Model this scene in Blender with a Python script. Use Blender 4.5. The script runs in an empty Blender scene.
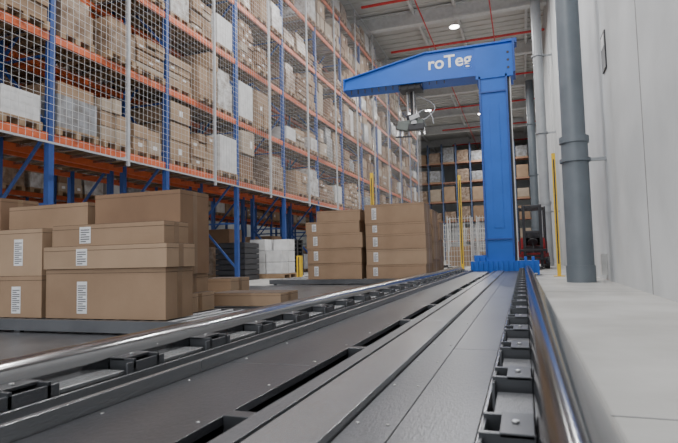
import bpy, math, random
from mathutils import Vector, Matrix
random.seed(7)
scene = bpy.context.scene
COL = scene.collection

# ------------------------------------------------------------------ materials
def mat(name, c1, c2=None, rough=0.6, metal=0.0, scale=6.0, bump=0.0, bscale=40.0, emit=None, spec=0.5, detail=4, stretch=None, contrast=(0.35,0.65)):
    m = bpy.data.materials.new(name); m.use_nodes = True
    nt = m.node_tree; N = nt.nodes; L = nt.links
    b = N['Principled BSDF']
    b.inputs['Roughness'].default_value = rough
    b.inputs['Metallic'].default_value = metal
    b.inputs['Specular IOR Level'].default_value = spec
    c2 = c2 or tuple(x*0.85 for x in c1)
    tc = N.new('ShaderNodeTexCoord')
    mp = N.new('ShaderNodeMapping'); L.new(tc.outputs['Object'], mp.inputs['Vector'])
    if stretch: mp.inputs['Scale'].default_value = stretch
    no = N.new('ShaderNodeTexNoise'); no.inputs['Scale'].default_value = scale; no.inputs['Detail'].default_value = detail
    L.new(mp.outputs['Vector'], no.inputs['Vector'])
    cr = N.new('ShaderNodeValToRGB')
    cr.color_ramp.elements[0].position = contrast[0]; cr.color_ramp.elements[1].position = contrast[1]
    cr.color_ramp.elements[0].color = (*c2, 1); cr.color_ramp.elements[1].color = (*c1, 1)
    L.new(no.outputs['Fac'], cr.inputs['Fac']); L.new(cr.outputs['Color'], b.inputs['Base Color'])
    if bump:
        n2 = N.new('ShaderNodeTexNoise'); n2.inputs['Scale'].default_value = bscale; n2.inputs['Detail'].default_value = 3
        L.new(mp.outputs['Vector'], n2.inputs['Vector'])
        bp = N.new('ShaderNodeBump'); bp.inputs['Strength'].default_value = bump; bp.inputs['Distance'].default_value = 0.02
        L.new(n2.outputs['Fac'], bp.inputs['Height']); L.new(bp.outputs['Normal'], b.inputs['Normal'])
    if emit:
        b.inputs['Emission Color'].default_value = (*emit[0], 1); b.inputs['Emission Strength'].default_value = emit[1]
    return m

M = {}
M['concrete'] = mat('concrete_floor', (0.45,0.445,0.43), (0.34,0.335,0.32), rough=0.42, scale=1.6, bump=0.05, detail=8)
M['wall'] = mat('wall_concrete', (0.58,0.60,0.61), (0.48,0.50,0.51), rough=0.8, scale=0.8, detail=7, bump=0.08, bscale=12)
M['seam'] = mat('wall_seam', (0.30,0.30,0.30), rough=0.9)
M['ceil'] = mat('ceiling_sheet', (0.60,0.59,0.56), (0.54,0.53,0.50), rough=0.7, scale=1)
M['steelw'] = mat('white_steel', (0.64,0.64,0.63), (0.56,0.56,0.55), rough=0.5)
M['post'] = mat('grey_post', (0.45,0.46,0.48), rough=0.5)
M['red'] = mat('red_paint', (0.62,0.03,0.03), rough=0.4)
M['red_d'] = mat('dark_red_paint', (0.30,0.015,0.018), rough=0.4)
M['blue'] = mat('crane_blue', (0.007,0.112,0.52), (0.006,0.10,0.46), rough=0.4, scale=2, spec=0.4)
M['blue_d'] = mat('crane_blue_dark', (0.006,0.065,0.32), rough=0.4)
M['rblue'] = mat('rack_blue', (0.025,0.075,0.28), (0.022,0.06,0.23), rough=0.45)
M['rblue_haze'] = mat('rack_blue_hazed', (0.10,0.14,0.25), rough=0.6)  # far rack blue, air haze painted in as a paler colour
M['orange_haze'] = mat('rack_orange_hazed', (0.36,0.18,0.12), rough=0.6)  # far beams: distance haze put into the colour by lowering saturation
M['orange'] = mat('rack_orange', (0.66,0.14,0.045), (0.56,0.11,0.035), rough=0.45)
M['yellow'] = mat('yellow_paint', (0.80,0.52,0.02), rough=0.4)
M['plate'] = mat('track_plate', (0.12,0.124,0.134), (0.085,0.088,0.096), rough=0.33, metal=0.4, scale=3, bump=0.13, bscale=180, stretch=(1,0.25,1))
M['plated'] = mat('track_plate_dark', (0.070,0.072,0.080), (0.050,0.052,0.058), rough=0.30, metal=0.4, scale=3, bump=0.12, bscale=180, stretch=(1,0.25,1))
M['plate2'] = mat('track_plate_light', (0.30,0.305,0.315), (0.22,0.225,0.235), rough=0.26, metal=0.65, scale=3, bump=0.1, bscale=150, stretch=(1,0.25,1))
M['rail'] = mat('track_rail', (0.25,0.25,0.255), (0.19,0.19,0.195), rough=0.15, metal=1.0, scale=5, stretch=(1,0.1,1))
M['black'] = mat('black_steel', (0.022,0.022,0.025), rough=0.4)
M['clamp'] = mat('clamp_steel', (0.07,0.073,0.08), rough=0.35, metal=0.5)
M['shelf'] = mat('galvanised', (0.60,0.61,0.62), (0.46,0.47,0.48), rough=0.25, metal=0.85, scale=8)
M['bolt'] = mat('bolt_zinc', (0.6,0.6,0.6), rough=0.3, metal=0.9)
M['pipe'] = mat('pipe_grey', (0.15,0.175,0.20), (0.125,0.148,0.172), rough=0.4, scale=2)
M['pipe_l'] = mat('pipe_light', (0.34,0.36,0.38), rough=0.4, scale=2)
M['net'] = mat('net_cord', (0.66,0.66,0.66), rough=0.8)
M['card'] = [mat('cardboard_a', (0.325,0.215,0.135), (0.265,0.172,0.106), rough=0.75, scale=2.2, bump=0.06, bscale=40, detail=8),
             mat('cardboard_b', (0.38,0.262,0.17), (0.315,0.215,0.138), rough=0.75, scale=2.2, bump=0.06, bscale=40, detail=8),
             mat('cardboard_c', (0.25,0.15,0.088), (0.205,0.12,0.07), rough=0.75, scale=2.2, detail=8),
             mat('cardboard_d', (0.42,0.34,0.26), (0.34,0.27,0.205), rough=0.8, scale=3)]
M['tape'] = mat('packing_tape', (0.24,0.15,0.085), rough=0.3)
M['gap'] = mat('carton_seam', (0.07,0.045,0.03), rough=0.9)
M['label'] = mat('paper_label', (0.75,0.75,0.76), rough=0.7)
M['ink'] = mat('label_ink', (0.12,0.12,0.13), rough=0.7)
M['wrap'] = mat('stretch_wrap', (0.62,0.62,0.62), (0.34,0.31,0.28), rough=0.25, scale=5, bump=0.5, bscale=14)
M['wrap2'] = mat('stretch_wrap_grey', (0.32,0.33,0.35), (0.18,0.17,0.16), rough=0.25, scale=5, bump=0.5, bscale=14)
M['wrap3'] = mat('stretch_wrap_brown', (0.36,0.27,0.20), (0.18,0.115,0.075), rough=0.25, scale=5, bump=0.5, bscale=14)
M['white'] = mat('white_goods', (0.66,0.66,0.66), (0.55,0.55,0.55), rough=0.6)
M['wood'] = mat('pallet_wood', (0.34,0.23,0.14), (0.25,0.165,0.095), rough=0.8, scale=9)
M['dark'] = mat('dark_plastic', (0.03,0.03,0.035), rough=0.5)
M['olive'] = mat('gripper_grey', (0.12,0.14,0.13), rough=0.45)
M['lamp'] = mat('lamp_lens', (1,1,1), emit=((1,0.98,0.94), 14))
M['signw'] = mat('sign_text_white', (0.9,0.9,0.9), rough=0.5)

# ------------------------------------------------------------------ mesh builder
class MB:
    def __init__(s): s.v=[]; s.f=[]; s.m=[]; s.mats=[]
    def mi(s, m):
        if m not in s.mats: s.mats.append(m)
        return s.mats.index(m)
    def add(s, vs, fs, m):
        o=len(s.v); s.v += [tuple(v) for v in vs]; k=s.mi(m)
        for f in fs: s.f.append(tuple(i+o for i in f)); s.m.append(k)
    def box(s, x0,x1,y0,y1,z0,z1, m, rot=None):
        vs=[(x0,y0,z0),(x1,y0,z0),(x1,y1,z0),(x0,y1,z0),(x0,y0,z1),(x1,y0,z1),(x1,y1,z1),(x0,y1,z1)]
        if rot:
            c=Vector(((x0+x1)/2,(y0+y1)/2,(z0+z1)/2)); R=Matrix.Rotation(rot[1],3,rot[0])
            vs=[c+R@(Vector(v)-c) for v in vs]
        s.add(vs,[(0,3,2,1),(4,5,6,7),(0,1,5,4),(1,2,6,5),(2,3,7,6),(3,0,4,7)],m)
    def beam(s, p0, p1, w, h, m):
        p0=Vector(p0); p1=Vector(p1); d=(p1-p0).normalized()
        up=Vector((0,0,1)) if abs(d.z)<0.95 else Vector((0,1,0))
        a=d.cross(up).normalized()*w/2; b=a.cross(d).normalized()*h/2
        vs=[p0-a-b,p0+a-b,p0+a+b,p0-a+b,p1-a-b,p1+a-b,p1+a+b,p1-a+b]
        s.add(vs,[(0,1,2,3),(7,6,5,4),(4,5,1,0),(5,6,2,1),(6,7,3,2),(7,4,0,3)],m)
    def cyl(s, p0,p1,r,m,n=16,r2=None):
        p0=Vector(p0); p1=Vector(p1); d=(p1-p0).normalized(); r2=r if r2 is None else r2
        up=Vector((0,0,1)) if abs(d.z)<0.95 else Vector((1,0,0))
        a=d.cross(up).normalized(); b=a.cross(d)
        vs=[p0+(a*math.cos(t)+b*math.sin(t))*r for t in [2*math.pi*i/n for i in range(n)]]
        vs+=[p1+(a*math.cos(t)+b*math.sin(t))*r2 for t in [2*math.pi*i/n for i in range(n)]]
        fs=[(i,i+n,(i+1)%n+n,(i+1)%n) for i in range(n)]
        fs+=[tuple(range(n)), tuple(range(2*n-1,n-1,-1))]
        s.add(vs,fs,m)
    def prism_y(s, prof, y0,y1,m):
        n=len(prof); vs=[(x,y0,z) for x,z in prof]+[(x,y1,z) for x,z in prof]
        fs=[(i,(i+1)%n,(i+1)%n+n,i+n) for i in range(n)]+[tuple(range(n-1,-1,-1)),tuple(range(n,2*n))]
        s.add(vs,fs,m)
    def tube(s, pts, r, m, n=8):
        for a,b in zip(pts[:-1],pts[1:]): s.cyl(a,b,r,m,n)
    def build(s, name, bevel=0, smooth=False, seg=2):
        me=bpy.data.meshes.new(name); me.from_pydata(s.v,[],s.f); me.update()
        for m in s.mats: me.materials.append(m)
        me.polygons.foreach_set('material_index', s.m)
        import bmesh
        bm=bmesh.new(); bm.from_mesh(me); bmesh.ops.recalc_face_normals(bm,faces=bm.faces); bm.to_mesh(me); bm.free()
        xs=[v.co.x for v in me.vertices]; ys=[v.co.y for v in me.vertices]; zs=[v.co.z for v in me.vertices]
        c=Vector(((min(xs)+max(xs))/2,(min(ys)+max(ys))/2,min(zs)))
        me.transform(Matrix.Translation(-c))
        ob=bpy.data.objects.new(name,me); COL.objects.link(ob); ob.location=c
        if smooth:
            me.shade_smooth()
            me.set_sharp_from_angle(angle=math.radians(35))
        if bevel:
            b=ob.modifiers.new('bevel','BEVEL'); b.width=bevel; b.segments=seg; b.limit_method='ANGLE'; b.angle_limit=math.radians(40)
        return ob

CEIL=12.6; WX=1.5; YB=66; XL=-22
# ------------------------------------------------------------------ shell
b=MB(); b.box(XL,WX,-8,YB,-0.2,0,M['concrete'])
for y in range(-4,60,6): b.box(0.2,WX,y,y+0.012,0.0,0.002,M['seam'])
b.build('floor')
b=MB(); b.box(WX,WX+0.3,-3,YB,0,CEIL,M['wall'])
for y in [1.5+6*i for i in range(11)]: b.box(WX-0.004,WX,y,y+0.03,0,CEIL,M['seam'])
b.build('wall_right')
b=MB(); b.box(XL-0.3,XL,-3,YB,0,CEIL,M['wall']); b.build('wall_left')
b=MB(); b.box(XL,WX,YB,YB+0.3,0,CEIL,M['wall']); b.build('wall_back')
b=MB(); b.box(XL,WX,-3,YB,CEIL,CEIL+0.2,M['ceil'])
y=-3
while y<YB: b.box(XL,WX,y,y+0.12,CEIL-0.05,CEIL,M['ceil']); y+=0.6
b.build('ceiling')
b=MB()
for i in range(11):
    y=1+6*i
    b.box(XL,WX,y,y+0.34,CEIL-0.80,CEIL-0.70,M['steelw']); b.box(XL,WX,y,y+0.30,CEIL-0.12,CEIL-0.06,M['steelw'])
    b.box(XL,WX,y+0.12,y+0.18,CEIL-0.74,CEIL-0.12,M['steelw'])
for x in (-19,-14,-9,-4.6,-2.63,0.6): b.box(x,x+0.12,-3,YB,CEIL-0.28,CEIL-0.06,M['steelw'])
b.build('roof_beam')
b=MB()
for y in (9.5,16.5,22,27.6,34,40,47,54):
    b.cyl((-6.3,y,CEIL-1.0),(WX-0.01,y,CEIL-1.0),0.06,M['red'],10)
for x in (-3.9,-0.9): b.cyl((x,-2,CEIL-1.15),(x,60,CEIL-1.15),0.03,M['red'],8)
b.build('sprinkler_pipe')
def lamp(x,y,P=425):
    b=MB(); b.cyl((x,y,CEIL-1.3),(x,y,CEIL-1.15),0.26,M['steelw'],20,0.14); b.cyl((x,y,CEIL-1.15),(x,y,CEIL-0.28),0.02,M['steelw'],8)
    b.cyl((x,y,CEIL-1.32),(x,y,CEIL-1.3),0.22,M['lamp'],20)
    o=b.build('high_bay_lamp')
    L=bpy.data.lights.new('lamp_glow','AREA'); L.shape='DISK'; L.size=0.42; L.energy=P; L.color=(1,0.99,0.975)
    lo=bpy.data.objects.new('lamp_glow',L); COL.objects.link(lo); lo.parent=o; lo.location=(0,0,-0.03)
for y in (3,9,15,20,24.9,33,41.5,50):
    lamp(-2.6,y)
lamp(-6.2,38.9,250)
for y in (4,16,28,42):
    lamp(-10.9,y,200)
for y in (-1,10): lamp(-5.4,y)

# ------------------------------------------------------------------ floor track
Y0,Y1=-1.2,13.72
def railprof(fl=False):
    pts=[(0.010,0.0),(0.010,0.19)]
    for i in range(1,15):
        t=math.pi-math.pi*i/15; pts.append((0.085+0.075*math.cos(t),0.19+0.068*math.sin(t)))
    pts+=[(0.160,0.19),(0.160,0.0)]
    if fl: pts=[(-1.455-x,z) for x,z in pts][::-1]
    return pts
b=MB()
b.prism_y(railprof(),Y0,Y1,M['rail'])
b.build('track_side_rail',smooth=True)
b=MB()
b.prism_y(railprof(True),Y0,Y1,M['rail'])
b.build('track_side_rail',smooth=True)
b=MB()
b.box(-1.463,0.008,Y0,Y1,0.0,0.06,M['black'])
def strip(x0,x1,z0,z1,m,seg=3.0,gap=0.004,off=0.0):
    y=Y0+off-seg
    while y<Y1:
        a=max(Y0,y); c=min(Y1,y+seg-gap)
        if c>a+0.05: b.box(x0,x1,a,c,z0,z1,m)
        y+=seg
strip(-0.320,-0.125,0.10,0.12,M['plate'],3.0,0.004,0.7)
strip(-0.450,-0.326,0.095,0.115,M['plate'],3.0,0.004,1.9)
strip(-0.625,-0.455,0.06,0.138,M['plate2'],3.5,0.004,1.1)
strip(-0.715,-0.655,0.06,0.128,M['plate'],3.5,0.004,1.1)
strip(-1.195,-0.805,0.095,0.12,M['plated'],3.0,0.004,0.2)
strip(-1.222,-1.20,0.06,0.165,M['plate2'],3.0)
strip(-1.34,-1.232,0.07,0.10,M['plate'],3.0)
b.box(-1.345,-1.335,Y0,Y1,0.06,0.155,M['plate2'])
b.box(-0.122,-0.112,Y0,Y1,0.06,0.125,M['plate2'])
y=-0.9
while y<Y1-0.45:
    for fl in (0,1):
        f=(lambda x:-1.455-x) if fl else (lambda x:x)
        X=lambda a,c:(min(f(a),f(c)),max(f(a),f(c)))
        x0,x1=X(-0.100,0.008)
        b.box(x0,x1,y,y+0.015,0.06,0.200,M['clamp']); b.box(x0,x1,y+0.13,y+0.145,0.06,0.200,M['clamp'])
        xa,xb=X(-0.06,0.006); b.box(xa,xb,y,y+0.145,0.192,0.202,M['clamp'])
        xa,xb=X(-0.100,-0.092); b.box(xa,xb,y-0.03,y+0.175,0.10,0.19,M['plate'])
        xa,xb=X(-0.085,0.008); b.box(xa,xb,y+0.18,y+0.47,0.15,0.165,M['shelf'] if fl else M['plate'])
        xm=f(-0.03); b.cyl((xm,y+0.07,0.202),(xm,y+0.07,0.208),0.008,M['bolt'],8)
    y+=0.5
y=0.2
while y<Y1-0.4:
    b.box(-0.80,-0.72,y,y+0.05,0.06,0.125,M['clamp']); b.box(-0.79,-0.73,y+0.05,y+0.35,0.06,0.085,M['plate']); y+=1.1
y=0.1
while y<Y1-0.4:
    for x in (-0.35,-0.43): b.cyl((x,y,0.115),(x,y,0.118),0.006,M['bolt'],8)
    for x in (-0.84,-1.16): b.cyl((x,y+0.3,0.12),(x,y+0.3,0.123),0.006,M['bolt'],8)
    y+=0.42
b.build('floor_track', bevel=0.0025)

# ------------------------------------------------------------------ gantry crane
CY=14.0
b=MB(); BL=M['blue']
b.box(-0.88,-0.20,CY,CY+0.75,0.36,5.2,BL)
b.box(-0.90,-0.85,CY-0.03,CY+0.02,0.5,5.15,M['blue_d']); b.box(-0.24,-0.19,CY-0.03,CY+0.02,0.5,5.15,M['blue_d'])
b.box(-0.195,-0.14,CY+0.05,CY+0.14,0.36,5.1,M['dark'])
b.box(-0.135,-0.11,CY+0.04,CY+0.2,0.36,5.1,M['steelw'])
for z in (0.9,4.7): b.box(-0.91,-0.19,CY-0.035,CY+0.01,z,z+0.04,M['blue_d'])
b.box(-0.66,-0.42,CY-0.012,CY,1.2,4.4,M['blue'])
b.box(-1.27,0.34,CY-0.15,CY+0.9,0.10,0.36,BL); b.box(-1.27,0.34,CY-0.18,CY-0.15,0.06,0.30,BL)
for i in range(14):
    x=-1.25+i*0.12; b.box(x,x+0.05,CY-0.22,CY-0.18,0.02,0.37,BL)
for x in (-1.12,-0.98,0.02,0.2):
    b.prism_y([(x,0.34),(x+0.06,0.34),(x+0.06,0.46),(x,0.46)],CY,CY+0.7,BL)
b.box(-1.2,-0.88,CY+0.1,CY+0.6,0.34,0.52,BL)
for x in (-1.1,0.1):
    for yy in (CY+0.05,CY+0.65): b.cyl((x,yy,0.069),(x+0.1,yy,0.069),0.068,M['dark'],16)
b.prism_y([(0.0,5.26),(0.0,6.0),(-2.25,6.02),(-4.58,5.56),(-4.60,5.30),(-1.0,5.22)],CY+0.08,CY+0.62,BL)
b.box(-4.62,-4.58,CY+0.02,CY+0.68,5.24,5.60,BL)
b.beam((-2.25,CY+0.35,6.03),(-4.6,CY+0.35,5.57),0.66,0.03,BL)
b.box(-2.25,0.0,CY+0.02,CY+0.68,6.0,6.04,BL)
b.beam((0.0,CY+0.35,5.20),(-4.60,CY+0.35,5.28),0.70,0.04,BL)
b.box(-0.97,-0.04,CY-0.03,CY+0.78,5.08,5.92,BL)
b.box(-0.04,0.02,CY-0.02,CY+0.7,5.18,6.03,M['blue_d'])
for z in (5.3,5.5,5.7): b.cyl((-0.15,CY-0.035,z),(-0.15,CY-0.03,z),0.035,M['dark'],12)
b.box(-0.3,0.08,CY+0.1,CY+0.5,5.98,6.10,M['blue_d'])
for i in range(14): b.box(-4.4+i*0.2,-4.38+i*0.2,CY+0.04,CY+0.09,5.13,5.25,M['dark'])
crane=b.build('gantry_crane', bevel=0.012)
def child(b,name,parent,**k):
    o=b.build(name,**k); o.parent=parent; o.matrix_parent_inverse=Matrix.Translation(-parent.location); return o
cu=bpy.data.curves.new('crane_lettering','FONT'); cu.body='roTeg'; cu.size=0.47; cu.extrude=0.004; cu.offset=0.008
to=bpy.data.objects.new('lettering_tmp',cu); COL.objects.link(to)
bpy.context.view_layer.update()
dg=bpy.context.evaluated_depsgraph_get(); me=bpy.data.meshes.new_from_object(to.evaluated_get(dg)); bpy.data.objects.remove(to)
me.materials.clear(); me.materials.append(M['signw'])
lo=bpy.data.objects.new('lettering',me); COL.objects.link(lo)
lo.rotation_euler=(math.radians(90),0,0); lo.location=(-2.22,CY+0.072,5.55); lo.parent=crane; lo.matrix_parent_inverse=Matrix.Translation(-crane.location)
b=MB(); gx=-2.74; gy=CY+0.35; G=M['olive']
b.box(gx-0.3,gx+0.3,gy-0.25,gy+0.25,5.10,5.24,M['dark'])
for dx in (-0.12,0.06): b.cyl((gx+dx,gy,4.3),(gx+dx,gy,5.15),0.022,M['bolt'],10)
b.cyl((gx-0.02,gy+0.1,4.35),(gx-0.02,gy+0.1,5.15),0.035,M['dark'],10)
b.cyl((gx,gy,4.22),(gx,gy,4.42),0.15,M['dark'],18)
b.box(gx-0.30,gx+0.34,gy-0.25,gy+0.25,4.12,4.24,G)
b.box(gx-0.36,gx-0.05,gy-0.3,gy-0.05,3.98,4.20,G,rot=('Y',0.25))
b.box(gx-0.06,gx+0.36,gy-0.30,gy-0.1,3.96,4.12,M['dark'])
b.box(gx-0.02,gx+0.25,gy-0.32,gy-0.2,4.24,4.36,M['post'],rot=('Y',-0.3))
for dx in (-0.34,-0.22,0.2,0.32): b.beam((gx+dx,gy-0.15,4.12),(gx+dx*1.15,gy-0.18,3.82),0.05,0.04,M['bolt'])
b.beam((gx-0.44,gy-0.18,3.82),(gx+0.02,gy-0.18,3.80),0.06,0.04,M['dark'])
b.cyl((gx+0.1,gy-0.3,4.15),(gx+0.1,gy+0.3,4.15),0.08,M['post'],14)
pts=[(gx+0.35+0.25*math.cos(t), gy-0.1, 4.1+0.42*math.sin(t)) for t in [i*math.pi/12 for i in range(13)]]
b.tube(pts,0.016,M['post'],8)
pts=[(gx+0.12+0.5*math.sin(t), gy+0.1, 4.2+0.8*t/math.pi) for t in [i*math.pi/12 for i in range(13)]]
b.tube(pts,0.016,M['post'],8)
child(b,'gripper',crane,bevel=0.006)

# ------------------------------------------------------------------ cartons
def carton(x0,x1,y0,y1,z0,z1,label=None,shade=None,rz=0.0,seam=True):
    b=MB(); m=M['card'][shade if shade is not None else random.choice([0,0,1])]
    j=random.uniform(-0.006,0.006); x0+=j;x1+=j-0.004; e=0.0012
    b.box(x0,x1,y0,y1,z0,z1-0.003,m)
    if seam:
        zz=z1-min(0.035,(z1-z0)*0.2)
        b.box(x0-e,x1+e,y0-e,y1+e,zz-0.003,zz,M['gap'])
        b.box(x0+0.004,x1-0.004,y0+0.004,y1-0.004,z1-0.003,z1,M['gap'])
    ym=(y0+y1)/2
    b.box(x1,x1+e,ym-0.03,ym+0.03,z0,z1-0.004,M['tape'])
    if label:
        for (fx,fz,w,h) in label:
            lx=x0+(x1-x0)*fx; lz=z0+(z1-z0)*fz
            b.box(lx-w/2,lx+w/2,y0-e,y0,lz-h/2,lz+h/2,M['label'])
            n=max(5,int(h/0.02))
            for k in range(n):
                zz=lz-h*0.42+k*h*0.84/n
                b.box(lx-w*0.40,lx+w*(0.40 if k%3 else 0.1),y0-2*e,y0-e,zz,zz+h*0.84/n*0.45,M['ink'])
    o=b.build('cardboard_box',bevel=0.004)
    o.rotation_euler.z=math.radians(rz)
    return o
BZ=0.12
F=3.3
carton(-3.66,-2.50,F,F+0.34,BZ,0.51,[(0.32,0.42,0.10,0.25)],0)
carton(-3.67,-2.47,F-0.02,F+0.33,0.51,0.69,[(0.33,0.5,0.11,0.13)],1,rz=-0.4)
carton(-3.62,-2.54,F+0.02,F+0.33,0.69,0.86,[(0.31,0.5,0.11,0.13)],0,rz=0.8)
carton(-4.86,-3.70,F,F+0.34,BZ,0.46,[(0.76,0.42,0.10,0.22),(0.2,0.4,0.08,0.2)],0)
carton(-4.82,-3.72,F+0.02,F+0.34,0.46,0.85,[(0.76,0.5,0.10,0.22)],1,rz=-0.7)
carton(-3.56,-2.62,F+0.40,F+0.84,BZ,0.28,None,1)
carton(-3.56,-2.68,F+0.42,F+0.84,0.28,0.44,None,0,rz=0.6)
carton(-3.55,-2.66,F+0.40,F+0.82,0.44,1.15,None,2)
carton(-4.62,-3.62,F+0.42,F+0.84,BZ,0.62,None,0)
carton(-4.60,-3.64,F+0.42,F+0.82,0.62,1.10,None,0,rz=-0.6)
carton(-5.9,-4.68,F+0.42,F+0.84,BZ,0.66,None,0)
carton(-5.9,-4.70,F+0.42,F+0.84,0.66,1.20,None,2)
carton(-5.9,-4.92,F,F+0.34,BZ,0.85,None,0)
carton(-2.86,-2.12,4.42,4.85,BZ,0.24,None,1,rz=2.0)
carton(-3.3,-2.9,4.9,5.3,BZ,0.36,None,1)
carton(-3.9,-3.35,4.8,5.3,BZ,0.30,None,0)
def stack(xa,xb,ya,yb,z,layers,lab=True):
    for h in layers:
        d=random.uniform(-0.025,0.02); w=random.choice([0,0,0.04])
        L=[(0.16,0.5,0.09,h*0.6)] if lab else None
        carton(xa+d,xb+d-w,ya+0.02+random.uniform(0,0.03),yb-0.02,z,z+h,L,rz=random.uniform(-0.7,0.7)); z+=h
stack(-2.92,-1.74,10.0,10.78,BZ,[0.27,0.30,0.29,0.22,0.37])
stack(-4.17,-2.98,10.0,10.78,BZ,[0.32,0.30,0.30,0.24])
carton(-3.95,-3.02,10.05,10.7,1.28,1.50,None,0)
stack(-2.92,-1.74,10.9,11.7,BZ,[0.35,0.35,0.35,0.33],False)
stack(-2.84,-1.74,11.85,12.6,BZ,[0.40,0.38,0.40],False)
stack(-4.17,-2.98,10.9,11.7,BZ,[0.5,0.5,0.42],False)
def conveyor(x0,x1,y0,y1):
    b=MB()
    b.box(x0,x1,y0-0.04,y0,0.03,0.118,M['plate']); b.box(x0,x1,y1,y1+0.04,0.03,0.118,M['plate'])
    x=x0+0.06
    while x<x1-0.03: b.cyl((x,y0,0.092),(x,y1,0.092),0.028,M['clamp'],10); x+=0.12
    for xx in (x0+0.1,(x0+x1)/2,x1-0.15):
        b.box(xx,xx+0.06,y0-0.04,y0,0.012,0.03,M['black']); b.box(xx,xx+0.06,y1,y1+0.04,0.012,0.03,M['black'])
    b.build('roller_conveyor')
conveyor(-6.0,-1.78,3.25,4.15)
conveyor(-6.0,-1.78,4.40,5.3)
conveyor(-5.0,-1.68,10.0,10.78); conveyor(-5.0,-1.68,10.92,11.7); conveyor(-5.0,-1.68,11.84,12.6)
b=MB(); b.box(-6.2,-1.63,-1.1,9.8,0.0,0.012,M['plate'])
b.box(-5.0,-1.63,9.8,12.8,0.0,0.012,M['plate']); b.build('floor_plate')
b=MB();
b.box(-1.76,-1.68,-1.0,9.6,0.12,0.20,M['rail'])
for y in range(-1,10): b.box(-1.75,-1.69,y+0.1,y+0.18,0.012,0.12,M['black'])
b.build('guide_rail',bevel=0.012,seg=3)

# ------------------------------------------------------------------ pallet racks
LV=[2.62+1.62*k for k in range(6)]
BAY=2.9; YS=6.33-2*BAY-BAY
NB=14
def rack(name,xf,xb,ys,nb,levels,top):
    b=MB()
    for i in range(nb+1):
        y=ys+i*BAY
        for x in (xf,xb):
            b.box(x-0.05,x+0.05,y-0.05,y+0.05,0,top,M['rblue']); b.box(x-0.08,x+0.08,y-0.08,y+0.08,0,0.02,M['rblue'])
        z=0.3; s=1
        while z<top-1.3:
            xa,xc=(xf,xb) if s>0 else (xb,xf)
            b.beam((xa,y,z),(xc,y,z+1.2),0.035,0.05,M['rblue']); z+=1.2; s=-s
            b.beam((xf,y,z),(xb,y,z),0.03,0.04,M['rblue'])
        if i<nb:
            for z in levels:
                for x in (xf,xb): b.box(x-0.03,x+0.03,y+0.05,y+BAY-0.05,z-0.13,z,M['orange'])
                for k in range(5):
                    yy=y+0.3+k*0.57; b.box(min(xf,xb)+0.03,max(xf,xb)-0.03,yy,yy+0.04,z-0.06,z-0.02,M['shelf'])
    return b.build(name)
rack('pallet_rack',-7.0,-8.1,YS,NB,LV,11.6)
rack('pallet_rack',-8.45,-9.55,YS,NB,LV,11.6)
rack('pallet_rack',-13.2,-14.3,YS,NB,[0.15]+LV,11.6)

def load(b,xc,yc,z,w,d,h,kind):
    x0,x1,y0,y1=xc-d/2,xc+d/2,yc-w/2,yc+w/2
    for k in range(3):
        yy=y0+k*(w-0.1)/2; b.box(x0,x1,yy,yy+0.1,z,z+0.02,M['wood']); b.box(x0,x1,yy,yy+0.1,z+0.02,z+0.10,M['wood'])
    b.box(x0,x1,y0,y1,z+0.10,z+0.13,M['wood'])
    z+=0.13
    if kind<0.60:
        m=M['card'][random.randint(0,3)]
        n=random.choice([2,3,3,4,5]); hh=h/n
        for k in range(n):
            ny=random.choice([1,2,2,3])
            for q in range(ny):
                if k==n-1 and random.random()<0.3: continue
                j=random.uniform(-0.05,0.02); jz=random.choice([0,0,-0.04])
                mm=m if random.random()<0.75 else M['card'][random.randint(0,3)]
                b.box(x0+0.02,x1-0.02+j,y0+q*w/ny+0.008,y0+(q+1)*w/ny-0.008,z+k*hh,z+(k+1)*hh-0.012+jz,mm)
                if random.random()<0.3:
                    yl=y0+(q+0.5)*w/ny; b.box(x1-0.02+j,x1-0.015+j,yl-0.06,yl+0.06,z+k*hh+0.3*hh,z+k*hh+0.6*hh,M['label'])
    elif kind<0.93:
        m=M['wrap'] if kind<0.70 else (M['wrap2'] if kind<0.8 else M['wrap3'])
        b.box(x0+0.03,x1-0.02,y0+0.02,y1-0.02,z,z+h*0.7,m)
        b.box(x0+0.06,x1-0.07,y0+0.06,y1-0.05,z+h*0.7,z+h,random.choice([m,M['card'][0]]))
    else:
        b.box(x0+0.03,x1-0.03,y0+0.03,y1-0.03,z,z+h,M['white'])
def loads(name,xc,levels,i0,i1,miss):
    b=MB()
    for i in range(i0,i1):
        for z in levels:
            big=random.random()<0.25
            for k in range(3):
                if random.random()<miss: continue
                yc=YS+i*BAY+0.52+k*0.93
                h=random.uniform(0.35,0.8) if big else random.uniform(0.65,1.32)
                if z>10: h=min(h,0.85)
                load(b,xc+random.uniform(-0.10,0.08),yc,z,random.uniform(0.68,0.88),1.2,h,random.random())
    b.build(name)
loads('racked_pallet_goods',-7.52,LV,0,NB,0.07)
loads('racked_pallet_goods',-9.0,LV,0,NB,0.07)
loads('racked_pallet_goods',-13.7,[0.15]+LV[:3],0,NB,0.1)
b=MB()
for i in (5,6,7,8,9,10,11,12):
    for k in range(3):
        if random.random()<0.35: continue
        load(b,-9.0,YS+i*BAY+0.52+k*0.93,0,0.8,1.2,random.uniform(0.5,1.4),random.random())
b.build('racked_pallet_goods')

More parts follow.
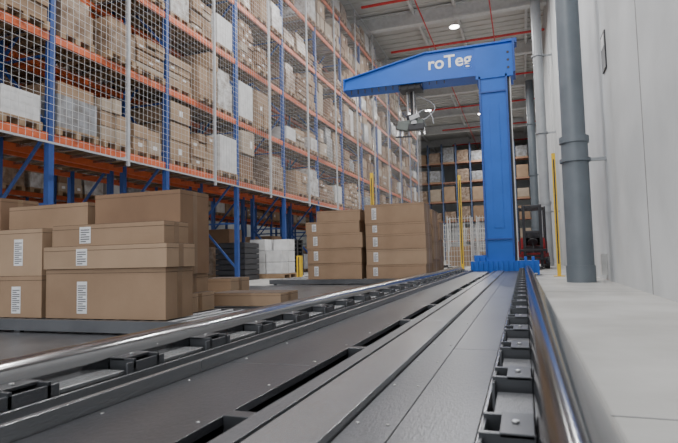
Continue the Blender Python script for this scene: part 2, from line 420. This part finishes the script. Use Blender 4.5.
b=MB(); NX=-6.72; t=0.0019
y=YS
while y<YS+NB*BAY:
    b.box(NX-t,NX+t,y-t,y+t,2.4,11.6,M['net']); y+=0.12
z=2.4
while z<11.6:
    b.box(NX-t,NX+t,YS,YS+NB*BAY,z-t,z+t,M['net']); z+=0.12
for i in range(NB):
    y=YS+i*BAY+1.45
    b.box(NX-0.025,NX+0.025,y-0.025,y+0.025,2.3,11.7,M['post'])
    b.beam((NX,y,2.45),(-6.97,y,2.45),0.04,0.04,M['post'])
for z in (2.4,11.7): b.box(NX-0.015,NX+0.015,YS,YS+NB*BAY,z-0.015,z+0.015,M['post'])
b.build('safety_net')

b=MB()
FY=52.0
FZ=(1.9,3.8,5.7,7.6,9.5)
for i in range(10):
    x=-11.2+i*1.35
    for y in (FY,FY+1.1): b.box(x-0.06,x+0.06,y-0.06,y+0.06,0,11.4,M['rblue_haze'])
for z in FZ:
    b.box(-11.2,1.0,FY-0.05,FY,z-0.1,z,M['orange_haze']); b.box(-11.2,1.0,FY+1.1,FY+1.15,z-0.1,z,M['orange_haze'])
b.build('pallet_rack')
b=MB()
for z in (0,)+FZ:
    for k in range(9):
        x=-11.1+k*1.35
        if random.random()<0.12: continue
        h=random.uniform(0.7,1.5); b.box(x,x+1.1,FY+0.02,FY+1.0,z,z+0.12,M['wood']); b.box(x+0.02,x+1.08,FY+0.02,FY+1,z+0.12,z+0.12+h,random.choice([M['wrap2'],M['card'][3],M['wrap3'],M['card'][1],M['wrap2'],M['card'][0]]))
b.build('racked_pallet_goods')

# ------------------------------------------------------------------ ground items near rack
b=MB()
for k in range(7):
    z=0.0+k*0.145; b.box(-7.85,-6.95,12.45,13.25,z,z+0.13,M['dark'])
    b.box(-7.80,-7.0,12.5,13.2,z+0.13,z+0.145,M['black'])
b.build('plastic_crate_stack',bevel=0.01)
b=MB(); load(b,-6.95,14.1,0,0.95,1.1,0.001,0.99)
for k in range(3):
    for q in range(2):
        for p in range(2):
            if k==2 and p==1 and q==0: continue
            z=0.14+k*0.33; b.box(-7.45+p*0.52,-6.97+p*0.52,13.64+q*0.47,14.08+q*0.47,z,z+0.32,M['white'])
b.build('white_carton_pallet',bevel=0.012,seg=2)
b=MB()
for k in range(9):
    z=k*0.13
    for q in range(5): b.box(-7.8,-6.9,15.35+q*0.2,15.35+q*0.2+0.13,z+0.1,z+0.125,M['dark'])
    for q in range(3): b.box(-7.8,-6.9,15.35+q*0.41,15.35+q*0.41+0.1,z,z+0.1,M['black'])
b.build('plastic_pallet_stack')
def post(x,y,h=2.85,name='safety_light_post',w=0.04):
    b=MB(); b.box(x-w,x+w,y-w,y+w,0.015,h,M['yellow']); b.box(x-0.12,x+0.12,y-0.12,y+0.12,0,0.015,M['yellow'])
    b.box(x-0.015,x+0.015,y-w-0.005,y-w,h*0.1,h*0.95,M['dark']); b.build(name,bevel=0.004)
post(0.76,13.2); post(-3.85,14.0); post(-1.66,15.6); post(-5.45,12.6,0.62,'bollard',0.06); post(-6.1,16.5,1.0,'bollard',0.06); post(-5.1,18.5,1.0,'bollard',0.06)
def cage(x,y,h=1.9):
    b=MB(); W=M['steelw']
    for dx in (0,0.8):
        for dy in (0,0.7): b.cyl((x+dx,y+dy,0.12),(x+dx,y+dy,h),0.02,W,8); b.cyl((x+dx,y+dy-0.02,0.06),(x+dx,y+dy+0.02,0.06),0.06,M['dark'],12)
    b.box(x,x+0.8,y,y+0.7,0.12,0.15,W)
    for k in range(9):
        z=0.3+k*0.19; b.box(x,x+0.8,y-0.005,y+0.005,z,z+0.012,W); b.box(x-0.005,x+0.005,y,y+0.7,z,z+0.012,W); b.box(x+0.795,x+0.805,y,y+0.7,z,z+0.012,W)
    for k in range(1,8): b.box(x+k*0.1,x+k*0.1+0.012,y-0.005,y+0.005,0.15,h,W)
    b.box(x+0.06,x+0.74,y+0.06,y+0.64,0.15,0.15+random.uniform(0.4,1.2),random.choice([M['card'][0],M['wrap'],M['card'][1],M['wrap2']]))
    b.build('roll_cage')
for x,y in ((-2.5,19),(-1.5,19.2),(-3.2,23),(-2.1,23.5),(-1.0,24),(-4.4,21),(-3.5,27),(-2.4,27.5),(-5.5,26)): cage(x,y)
def pipe(x,y,r,m,step=2.55):
    b=MB(); T=CEIL-0.9
    b.cyl((x,y,0.0),(x,y,step),r*1.13,m,24); b.cyl((x,y,step),(x,y,step+0.12),r*1.25,m,24); b.cyl((x,y,step+0.12),(x,y,T),r,m,24)
    b.cyl((x,y,0),(x,y,0.30),r*1.22,m,24)
    for z in (2.2,5.5,8.8): b.cyl((x,y,z),(x,y,z+0.06),r*1.3,m,24); b.box(x,WX-0.001,y-0.03,y+0.03,z,z+0.06,M['pipe_l'])
    b.build('drain_pipe',smooth=True)
pipe(0.98,10.6,0.205,M['pipe']); pipe(0.95,23.5,0.20,M['pipe_l']); pipe(0.85,36,0.24,M['pipe'])
b=MB(); b.box(WX-0.025,WX-0.001,9.9,10.3,3.7,4.35,M['dark']); b.box(WX-0.029,WX-0.025,9.95,10.25,4.1,4.3,M['label']); b.build('wall_sign')
b=MB(); b.box(WX-0.1,WX-0.001,11.2,11.4,0.1,0.5,M['steelw']); b.build('wall_junction_box')
# ------------------------------------------------------------------ forklift
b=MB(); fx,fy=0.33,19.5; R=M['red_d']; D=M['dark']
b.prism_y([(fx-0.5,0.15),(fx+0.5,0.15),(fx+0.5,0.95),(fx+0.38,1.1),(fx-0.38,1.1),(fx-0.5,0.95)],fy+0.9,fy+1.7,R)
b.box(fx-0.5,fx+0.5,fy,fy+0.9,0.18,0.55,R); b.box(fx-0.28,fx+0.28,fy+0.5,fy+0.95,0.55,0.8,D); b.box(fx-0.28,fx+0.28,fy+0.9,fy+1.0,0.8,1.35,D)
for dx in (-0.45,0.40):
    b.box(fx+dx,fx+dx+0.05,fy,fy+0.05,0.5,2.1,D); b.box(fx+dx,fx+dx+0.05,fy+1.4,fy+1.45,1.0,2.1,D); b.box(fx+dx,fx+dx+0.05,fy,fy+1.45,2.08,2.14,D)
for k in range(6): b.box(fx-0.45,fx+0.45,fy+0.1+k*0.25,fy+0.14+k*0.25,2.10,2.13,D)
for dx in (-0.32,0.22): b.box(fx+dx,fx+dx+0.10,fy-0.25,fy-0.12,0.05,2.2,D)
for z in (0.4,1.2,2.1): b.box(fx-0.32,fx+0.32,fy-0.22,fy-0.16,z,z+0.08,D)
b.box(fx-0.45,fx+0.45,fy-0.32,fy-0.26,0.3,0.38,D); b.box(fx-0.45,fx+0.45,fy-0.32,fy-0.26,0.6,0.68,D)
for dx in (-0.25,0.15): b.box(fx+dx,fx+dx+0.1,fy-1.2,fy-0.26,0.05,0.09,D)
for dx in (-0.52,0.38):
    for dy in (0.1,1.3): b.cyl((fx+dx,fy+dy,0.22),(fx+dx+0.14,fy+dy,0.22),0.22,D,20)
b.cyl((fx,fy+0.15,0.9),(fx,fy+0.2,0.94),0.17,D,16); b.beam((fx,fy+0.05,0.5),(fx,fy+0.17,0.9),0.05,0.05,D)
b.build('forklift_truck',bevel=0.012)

# ------------------------------------------------------------------ world + camera
w=bpy.data.worlds.new('hall_daylight'); scene.world=w; w.use_nodes=True
bg=w.node_tree.nodes['Background']; bg.inputs['Color'].default_value=(0.93,0.965,1.0,1); bg.inputs['Strength'].default_value=1.9
cam=bpy.data.cameras.new('camera'); co=bpy.data.objects.new('camera',cam); COL.objects.link(co)
cam.sensor_width=36; cam.lens=530/678*36; cam.clip_end=200; cam.clip_start=0.02
cam.dof.use_dof=True; cam.dof.focus_distance=7.5; cam.dof.aperture_fstop=6.3
yaw=math.radians(19.05); pitch=math.atan(36/530); roll=-0.024
Rm=Matrix.Rotation(yaw,4,'Z')@Matrix.Rotation(math.pi/2+pitch,4,'X')@Matrix.Rotation(roll,4,'Z')
co.matrix_world=Matrix.Translation((0,0,0.55))@Rm
scene.camera=co
